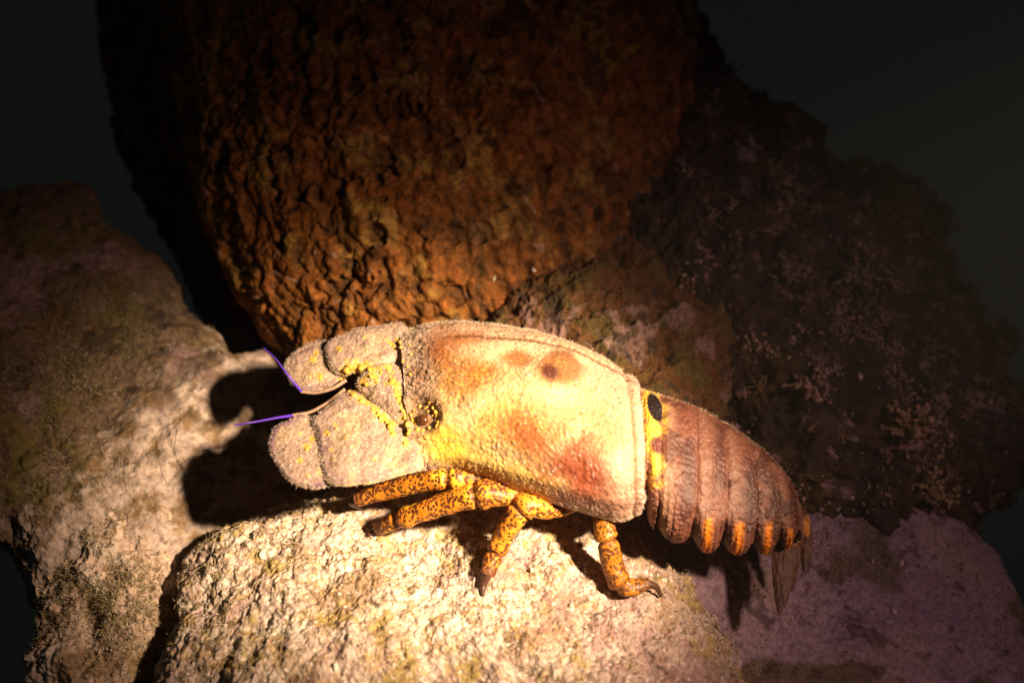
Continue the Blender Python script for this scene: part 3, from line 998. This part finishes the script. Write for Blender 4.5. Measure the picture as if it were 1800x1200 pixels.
def tube(pts, rad, n=90, m=40, flat=0.85, joints=()):
    A = catmull(np.column_stack([pts, rad]), n)
    Pp, R = A[:, :3], np.maximum(A[:, 3], 0.005)
    T = np.gradient(Pp, axis=0)
    T /= np.linalg.norm(T, axis=1, keepdims=True)
    up = np.tile(NL, (n, 1))
    S = np.cross(T, up)
    S /= np.linalg.norm(S, axis=1, keepdims=True) + 1e-9
    U = np.cross(S, T)
    t = np.linspace(0, 1, n)
    for j in joints:
        R = R * (1 + 0.16 * np.exp(-((t - j) / 0.035)**2) - 0.26 * np.exp(-((t - j - 0.045) / 0.016)**2))
    a = np.linspace(0, 2 * np.pi, m, endpoint=False)
    V = Pp[:, None] + R[:, None, None] * (np.cos(a)[None, :, None] * S[:, None] + flat * np.sin(a)[None, :, None] * U[:, None])
    V = np.concatenate([np.repeat(Pp[:1], m, 0)[None] - T[0] * R[0] * 0.3, V, np.repeat(Pp[-1:], m, 0)[None] + T[-1] * R[-1] * 0.6])
    V = V.reshape(-1, 3)
    return V, grid_quads(n + 2, m, True)


def leg(px_pts, radii, joints, claw, yel=0.5, seed=0, shade=1.0):
    """px_pts: (x, y, height over the shell-edge plane, or None = resting on the boulder)"""
    pts = []
    for x, y, h in px_pts:
        pts.append(hit(MV, x, y, 6) + NL * 0.12 if h is None else lob(x, y, h))
    pts = np.array(pts)
    V, q = tube(pts, np.array(radii), 150, 44, 0.9, joints)
    N = vnormals(V, q)
    V = V + N * (0.05 * fbm(V, 0.5, 4, 600 + seed, 0.6))[:, None]
    tl = np.repeat(np.linspace(0, 1, 152), 44)
    C = np.tile(np.array([0.66, 0.25, 0.02]), (len(V), 1))
    C = lerp(C, np.array([0.80, 0.44, 0.03]), sstep(fbm(V, 1.0, 3, 610 + seed) + yel - 0.6 - 0.9 * tl, -0.3, 0.3))
    C = lerp(C, np.array([0.16, 0.06, 0.025]), sstep(tl, 0.88, 1.0) * 0.9)
    for j_ in joints:
        C = lerp(C, np.array([0.30, 0.12, 0.04]), np.exp(-((tl - j_ - 0.045) / 0.014)**2) * 0.9)
    C = C * shade                                   # the last pair is browner
    o = mesh_obj('walking_leg', V, q, M_LEG, C, lobster, LORG)
    hk = rng.integers(0, len(V), 900)
    hv_, hf_, hc_ = blades(V[hk], N[hk] + rng.normal(size=(900, 3)) * 0.4, rng.uniform(0.04, 0.14, 900), np.full(900, 0.009), lerp(C[hk], np.array([0.4, 0.26, 0.12]), np.full(900, 0.5)))
    b_ = mesh_obj('bristles', hv_, hf_, M_FUZZ, hc_, o, LORG)
    b_['kind'] = 'stuff'
    cp = []
    for x, y, h in claw:
        cp.append(hit(MV, x, y, 6) + NL * 0.05 if h is None else lob(x, y, h))
    cp = np.array([pts[-2] * 0.25 + pts[-1] * 0.75, pts[-1]] + cp)
    rr = np.linspace(radii[-1] * 0.9, 0.09, len(cp))
    V2, q2 = tube(cp, rr, 24, 16, 0.9)
    mesh_obj('claw', V2, q2, M_CLAW, None, o, LORG)
    return o


leg([(905, 862, -1.0), (850, 846, -0.5), (790, 840, -0.3), (735, 848, -0.9), (680, 862, -1.8), (628, 878, -2.6)], [0.42, 0.52, 0.58, 0.52, 0.46, 0.40],
    (0.36,), [(618, 884, -2.9), (640, 890, None)], 0.75, 1)
leg([(965, 892, -1.2), (900, 872, -0.5), (845, 868, -0.3), (780, 886, -1.1), (715, 908, -2.2), (668, 924, None)], [0.42, 0.55, 0.68, 0.58, 0.48, 0.42],
    (0.38, 0.80), [(655, 930, None), (645, 936, None)], 0.65, 2)
leg([(1008, 884, -1.7), (968, 893, -0.9), (925, 888, -0.4), (896, 922, -1.2), (872, 968, -2.4), (856, 1005, None)], [0.42, 0.52, 0.60, 0.52, 0.44, 0.36],
    (0.42, 0.78), [(849, 1025, None), (845, 1042, None)], 0.5, 3)
leg([(1058, 900, -1.2), (1062, 925, -1.0), (1070, 960, -1.6), (1080, 1000, -2.6), (1098, 1030, -3.0), (1140, 1026, -3.1)], [0.45, 0.50, 0.50, 0.55, 0.50, 0.30],
    (0.3, 0.72), [(1154, 1032, -3.3), (1162, 1048, -3.7)], 0.0, 4, 0.62)

# ---- antennules
def thread(name, pts, r0, r1, m, parent=None, origin=None, n=60):
    V, q = tube(np.array(pts), np.linspace(r0, r1, len(pts)), n, 10, 1.0)
    return mesh_obj(name, V, q, m, None, parent, origin)


M_STALK = mat('antennule_stalk', 0.5, 0.3, 400, 0.3, tint=(0.30, 0.19, 0.13))
for stalk, whip in [([(608, 668, 0.9), (585, 682, 0.9), (555, 690, 0.9), (528, 688, 1.1)], [(530, 688, 1.1), (516, 672, 1.6), (502, 654, 2.0), (484, 630, 2.3), (463, 611, 2.5)]),
                    ([(606, 684, 0.5), (580, 705, 0.4), (545, 724, 0.4), (512, 730, 0.6)], [(514, 730, 0.6), (492, 733, 1.0), (465, 738, 1.4), (438, 743, 1.7), (412, 747, 1.8)])]:
    w_ = thread('antennule', [lob(*p) for p in whip], 0.072, 0.032, M_PURPLE, lobster, LORG)
    thread('stalk', [lob(*p) for p in stalk], 0.11, 0.08, M_STALK, w_, LORG)

# ---- tail fan hanging down over the slab
fan = bpy.data.objects.new('tail_fan', None)
COL.objects.link(fan)
fan.parent = lobster
fan.location = Vector((lob(1395, 930, -2.8) - LORG) * 0.01)


def fan_blade(name, poly, centre, n0, th, col, seed):
    P3 = np.array([lob(x, y, n0 - 0.006 * (y - 930)) for x, y in poly])
    V, q, cp, r = pillow(P3, lob(centre[0], centre[1], n0 - 0.006 * (centre[1] - 930)), -FWD * 0.8 + NL * 0.3, th, th, 40, 160, 2.0, 2.0, 10)
    N = vnormals(V, q)
    V = V + N * (0.03 * fbm(V * np.array([3, 1, 1]), 0.5, 3, seed))[:, None]
    C = np.tile(col, (len(V), 1))
    C = lerp(C, col * 0.4, sstep(fbm(V, 0.7, 4, seed + 2), 0.0, 0.5) * 0.7)
    x, y, _ = proj(V)
    C = lerp(C, np.array([0.75, 0.30, 0.03]), np.exp(-((y - 925) / 28)**2) * 0.8 * sstep(fbm(V, 0.4, 3, seed + 4), -0.3, 0.3))
    mesh_obj(name, V, tri_split(q, cp), M_SHELL, C, fan, LORG)


BRN = np.array([0.11, 0.05, 0.03])
fan_blade('uropod', [(1358, 938), (1378, 900), (1398, 925), (1402, 970), (1396, 1015), (1386, 1048), (1369, 1082), (1360, 1040), (1356, 985)], (1379, 975), -2.7, 0.16, BRN, 701)
fan_blade('uropod', [(1388, 930), (1400, 915), (1408, 945), (1406, 985), (1396, 1032), (1390, 1030), (1388, 985)], (1397, 965), -2.9, 0.14, BRN * 1.2, 711)
fan_blade('telson', [(1396, 895), (1414, 890), (1426, 930), (1426, 985), (1416, 1008), (1408, 985), (1402, 945)], (1412, 945), -3.1, 0.16, BRN * 0.9, 721)

# ================================================================== growth and grit
# grains of sand and shell on the boulders
def grit(name, V, N, cnt, rmin, rmax, cols, label, px_box, seed, facing=0.1, clump=0.9):
    x, y, d = proj(V)
    m = np.where((x > px_box[0]) & (x < px_box[1]) & (y > px_box[2]) & (y < px_box[3]) & ((N @ -FWD) > facing))[0]
    pc = np.clip(fbm(V[m], 2.0, 3, 930 + seed) + clump, 0.0, 2)**1.5 + 0.01
    k = rng.choice(m, min(cnt, len(m)), replace=False, p=pc / pc.sum())
    r = rmin + (rmax - rmin) * rng.random(len(k))**4
    c = cols[rng.integers(0, len(cols), len(k))] * rng.uniform(0.75, 1.15, (len(k), 1))
    v_, f_, c_ = scatter(V[k] + N[k] * (r * 0.3)[:, None], r, OCT, 0.4, c)
    o = mesh_obj(name, v_, f_, M_GRIT, c_, smooth=True)
    tag(o, label, 'grit', kind='stuff')


GC = np.array([[0.60, 0.52, 0.42], [0.50, 0.40, 0.28], [0.66, 0.60, 0.52], [0.35, 0.25, 0.14], [0.55, 0.45, 0.18], [0.25, 0.17, 0.10], [0.55, 0.40, 0.34]])
grit('sand_grit', MV, MN, 26000, 0.025, 0.15, GC, 'pale sand and shell grit covering the boulder under the lobster', (250, 1330, 780, 1320), 1)
grit('ledge_grit', LV, LN, 4000, 0.015, 0.07, GC * 0.7, 'loose grit on the brown boulder beside the head', (-40, 620, 330, 960), 2)
grit('corner_grit', BV, BN, 5000, 0.015, 0.09, GC * 0.75, 'loose grit on the knobbly rock in the corner', (30, 360, 850, 1260), 3)
grit('reef_specks', EV, EN, 6000, 0.02, 0.20, GC * np.array([0.8, 0.66, 0.64]), 'pale pinkish crusty specks on the dark reef outcrop', (1150, 1790, 120, 900), 5, clump=-0.05)
grit('slab_grit', RV, RN, 4500, 0.02, 0.10, GC * np.array([0.85, 0.72, 0.85]), 'fine purple grit on the slab below the tail', (1080, 1880, 560, 1280), 4)


def turf(name, V, N, cnt, lmin, lmax, w, cols, label, keep, bend=0.6, cat='algae'):
    x, y, d = proj(V)
    m = np.where(keep(x, y, V, N))[0]
    k = rng.choice(m, min(cnt, len(m)), replace=True)
    c = cols[rng.integers(0, len(cols), len(k))] * rng.uniform(0.7, 1.2, (len(k), 1))
    dirs = N[k] + rng.normal(size=(len(k), 3)) * 0.6
    v_, f_, c_ = blades(V[k], dirs, rng.uniform(lmin, lmax, len(k)), np.full(len(k), w), c, bend)
    tag(mesh_obj(name, v_, f_, M_ALGA, c_), label, cat, kind='stuff')


TC = np.array([[0.42, 0.34, 0.20], [0.30, 0.22, 0.08], [0.5, 0.42, 0.28], [0.22, 0.17, 0.06]])
turf('silted_turf', MV, MN, 11000, 0.12, 0.42, 0.020, TC, 'short silted turf along the left edge of the sandy boulder',
     lambda x, y, V, N: (x > 280) & (x < 520) & (y > 850) & (y < 1250) & (fbm(V, 1.2, 3, 811) > (x - 400) / 160))
turf('boulder_turf', MV, MN, 7000, 0.05, 0.16, 0.014, TC, 'thin patches of turf over the sandy boulder',
     lambda x, y, V, N: (x > 330) & (x < 1300) & (y > 850) & (y < 1260) & (fbm(V, 1.5, 3, 812) > 0.15))
turf('rock_turf', LV, LN, 9000, 0.06, 0.24, 0.016, TC * 0.7, 'short brown turf over the mottled boulder',
     lambda x, y, V, N: (x > -30) & (x < 460) & (y > 320) & (y < 820) & (fbm(V, 1.8, 3, 813) > 0.0) & (0.55 * (y - 700) + 0.35 * (x - 200) < 0))

turf('corner_turf', BV, BN, 7000, 0.06, 0.28, 0.016, TC, 'short silted turf round the knobbly corner rock',
     lambda x, y, V, N: (x > 30) & (x < 360) & (y > 840) & (y < 1250) & (fbm(V, 1.3, 3, 814) > 0.05))
turf('ledge_turf', LV, LN, 2500, 0.05, 0.22, 0.014, TC * 0.9, 'sparse turf at the foot of the pale silt ledge',
     lambda x, y, V, N: (x > 60) & (x < 380) & (y > 790) & (y < 930) & (fbm(V, 1.0, 3, 815) > 0.0))

# tufts of coralline algae on the reef outcrop: clumps of little forked beads
def tuft_geo(c, nrm, R, nb, col):
    pts, rad, cc = [], [], []
    for b in range(nb):
        d = nrm * 0.8 + rng.normal(size=3) * 0.75
        d /= np.linalg.norm(d)
        p = c.copy()
        L_ = R * rng.uniform(0.6, 1.1)
        ns = 6
        for s in range(ns):
            d = d + rng.normal(size=3) * 0.28
            d /= np.linalg.norm(d)
            p = p + d * L_ / ns
            pts.append(p.copy())
            rad.append(0.11 * R * (1.15 - 0.5 * s / ns) * rng.uniform(0.7, 1.3))
            cc.append(col * rng.uniform(0.7, 1.25))
            if s > 2 and rng.random() < 0.6:
                pts.append(p + rng.normal(size=3) * R * 0.12)
                rad.append(0.08 * R)
                cc.append(col * rng.uniform(0.8, 1.3))
    return np.array(pts), np.array(rad), np.array(cc)


x, y, d = proj(EV)
m = np.where(((EN @ -FWD) > -0.25) & (x > 1180) & (x < 1790) & (y > 90) & (y < 900) & (y > 0.62 * (x - 1180) + 60))[0]
cl_ = np.clip(fbm(EV[m], 2.6, 3, 905) + 0.15, 0.0, 1)**1.5 + 0.02
k = rng.choice(m, 700, replace=False, p=cl_ / cl_.sum())
AP, AR, AC = [], [], []
ACOL = np.array([[0.34, 0.22, 0.15], [0.15, 0.09, 0.06], [0.46, 0.30, 0.24], [0.08, 0.055, 0.035], [0.24, 0.16, 0.08]])
for i in k:
    a, b, c_ = tuft_geo(EV[i], EN[i], 0.3 + 0.75 * rng.random()**2, 9, ACOL[rng.integers(0, 5)])
    AP.append(a); AR.append(b); AC.append(c_)
v_, f_, c_ = scatter(np.vstack(AP), np.concatenate(AR), OCT, 0.4, np.vstack(AC))
tag(mesh_obj('coralline_turf', v_, f_, M_ALGA, c_), 'dark bushy coralline algae coating the reef outcrop', 'algae', kind='stuff')

for px, py, R, nb_, col_, lab, src in [
    (1446, 800, 1.7, 26, (0.46, 0.33, 0.24), 'pale branching algae tuft right behind the tail', 'R'),
    (1600, 735, 1.9, 26, (0.36, 0.23, 0.13), 'brownish algae bush high above the slab at the outcrop middle', 'E'),
    (1640, 850, 1.9, 26, (0.34, 0.24, 0.12), 'low tan algae bush where the slab meets the dark outcrop', 'E'),
    (1420, 660, 1.5, 22, (0.33, 0.21, 0.17), 'reddish algae tuft above the dark hollow behind the tail', 'E'),
    (1375, 470, 1.4, 22, (0.30, 0.20, 0.16), 'dim pinkish algae tuft high on the outcrop', 'E'),
    (1500, 470, 1.4, 22, (0.27, 0.18, 0.14), 'dim fan shaped algae tuft near the upper outcrop edge', 'E'),
]:
    c = hit(RV if src == 'R' else EV, px, py + 22, 8)
    a, b, cc = tuft_geo(c, UPV * 0.8 - FWD * 0.4, R, nb_, np.array(col_))
    v_, f_, c_ = scatter(a, b, ICO0, 0.4, cc)
    tag(mesh_obj('algae_tuft', v_, f_, M_ALGA, c_, origin=c), lab, 'algae', 'algae tufts on the outcrop')

# loose bits that stand out one by one
bits = [(590, 1168, 9, 'M', (0.75, 0.68, 0.6), 'white shell bit on the sandy boulder near the bottom edge'),
        (462, 972, 8, 'M', (0.75, 0.68, 0.55), 'white shell bit near the left edge of the sandy boulder'),
        (583, 988, 6, 'M', (0.78, 0.7, 0.6), 'tiny white shell bit left below the second leg tip'),
        (930, 1000, 6, 'M', (0.72, 0.62, 0.5), 'white shell bit right of the third leg'),
        (935, 474, 6, 'S', (0.8, 0.78, 0.72), 'single white speck on the sponge foot'),
        (872, 488, 7, 'S', (0.5, 0.42, 0.25), 'pale sliver stuck to the sponge right of its middle'),
        (1507, 664, 9, 'E', (0.75, 0.55, 0.5), 'bright white chip on the dark reef outcrop'),
        (1585, 985, 7, 'R', (0.75, 0.6, 0.5), 'light pebble at the upper right of the purple slab'),
        (1573, 1070, 7, 'R', (0.7, 0.56, 0.5), 'light pebble in the middle of the purple slab'),
        (1532, 982, 5, 'R', (0.6, 0.45, 0.35), 'tan pebble beside the light one on the purple slab'),
        (1520, 832, 16, 'R', (0.38, 0.30, 0.06), 'yellow green lump at the upper edge of the purple slab')]
src = dict(M=MV, S=SV, E=EV, R=RV, B=BV)
for px, py, rpx, s, col_, lab in bits:
    c = hit(src[s], px, py, 5)
    bv, bf = ICO2
    q = bv * (rpx / 35.3) * np.array([1.0, 0.75, 0.55])
    q = q * (1 + 0.22 * fbm(bv + px, 0.8, 3, 900))[:, None]
    rm = np.array(Matrix.Rotation(px * 0.37, 3, 'Y') @ Matrix.Rotation(py * 0.21, 3, 'Z'))
    q = q @ rm.T + c
    o = mesh_obj('pebble' if 'pebble' in lab or 'lump' in lab else 'shell_fragment', q, bf, M_PEBBLE, np.tile(np.array(col_), (len(q), 1)), origin=c)
    tag(o, lab, 'pebble' if 'pebble' in lab or 'lump' in lab else 'shell bit')

# hair-thin algae threads across the pale ledge
M_THREAD = mat('algae_thread', 0.7, 0.2, 300, 0.2, tint=(0.34, 0.26, 0.2))
for pts, lab in [([(211, 800), (212, 825), (222, 858), (250, 886)], 'leftmost hair thin algae thread on the pale silt ledge'),
                 ([(227, 802), (226, 835), (232, 862), (247, 880)], 'second hair thin algae thread from the left on the ledge'),
                 ([(277, 765), (284, 790), (290, 825), (298, 848)], 'third hair thin algae thread from the left on the ledge'),
                 ([(314, 752), (316, 795), (330, 828), (342, 862), (340, 884)], 'hair thin algae thread closest to the head\'s shadow')]:
    P3 = [hit(LV, a, b, 5) + LN.mean(0) * 0 + pl_l.n * (0.25 + 0.1 * (i % 2)) for i, (a, b) in enumerate(pts)]
    o = thread('algae_thread', P3, 0.016, 0.012, M_THREAD, None, P3[0], 40)
    tag(o, lab, 'algae', 'algae threads on the ledge')

# ------------------------------------------------------------------ the water itself: thin even haze round everything
hv_ = np.array([[x, y, z] for x in (-2600, 2600) for y in (-2600, 2600) for z in (-4000, 60)], float)
hf_ = np.array([[0, 1, 3, 2], [4, 6, 7, 5], [0, 4, 5, 1], [2, 3, 7, 6], [0, 2, 6, 4], [1, 5, 7, 3]])
M_HAZE = bpy.data.materials.new('sea_water_haze')
M_HAZE.use_nodes = True
nt = M_HAZE.node_tree
nt.nodes.clear()
pv = nt.nodes.new('ShaderNodeVolumePrincipled')
pv.inputs['Color'].default_value = (0.82, 0.80, 0.78, 1)
pv.inputs['Density'].default_value = 0.030
pv.inputs['Anisotropy'].default_value = 0.2
om = nt.nodes.new('ShaderNodeOutputMaterial')
nt.links.new(pv.outputs[0], om.inputs['Volume'])
tag(mesh_obj('haze', hv_, hf_, M_HAZE, smooth=False), 'thin silty haze in the dark sea water', 'haze', kind='stuff')
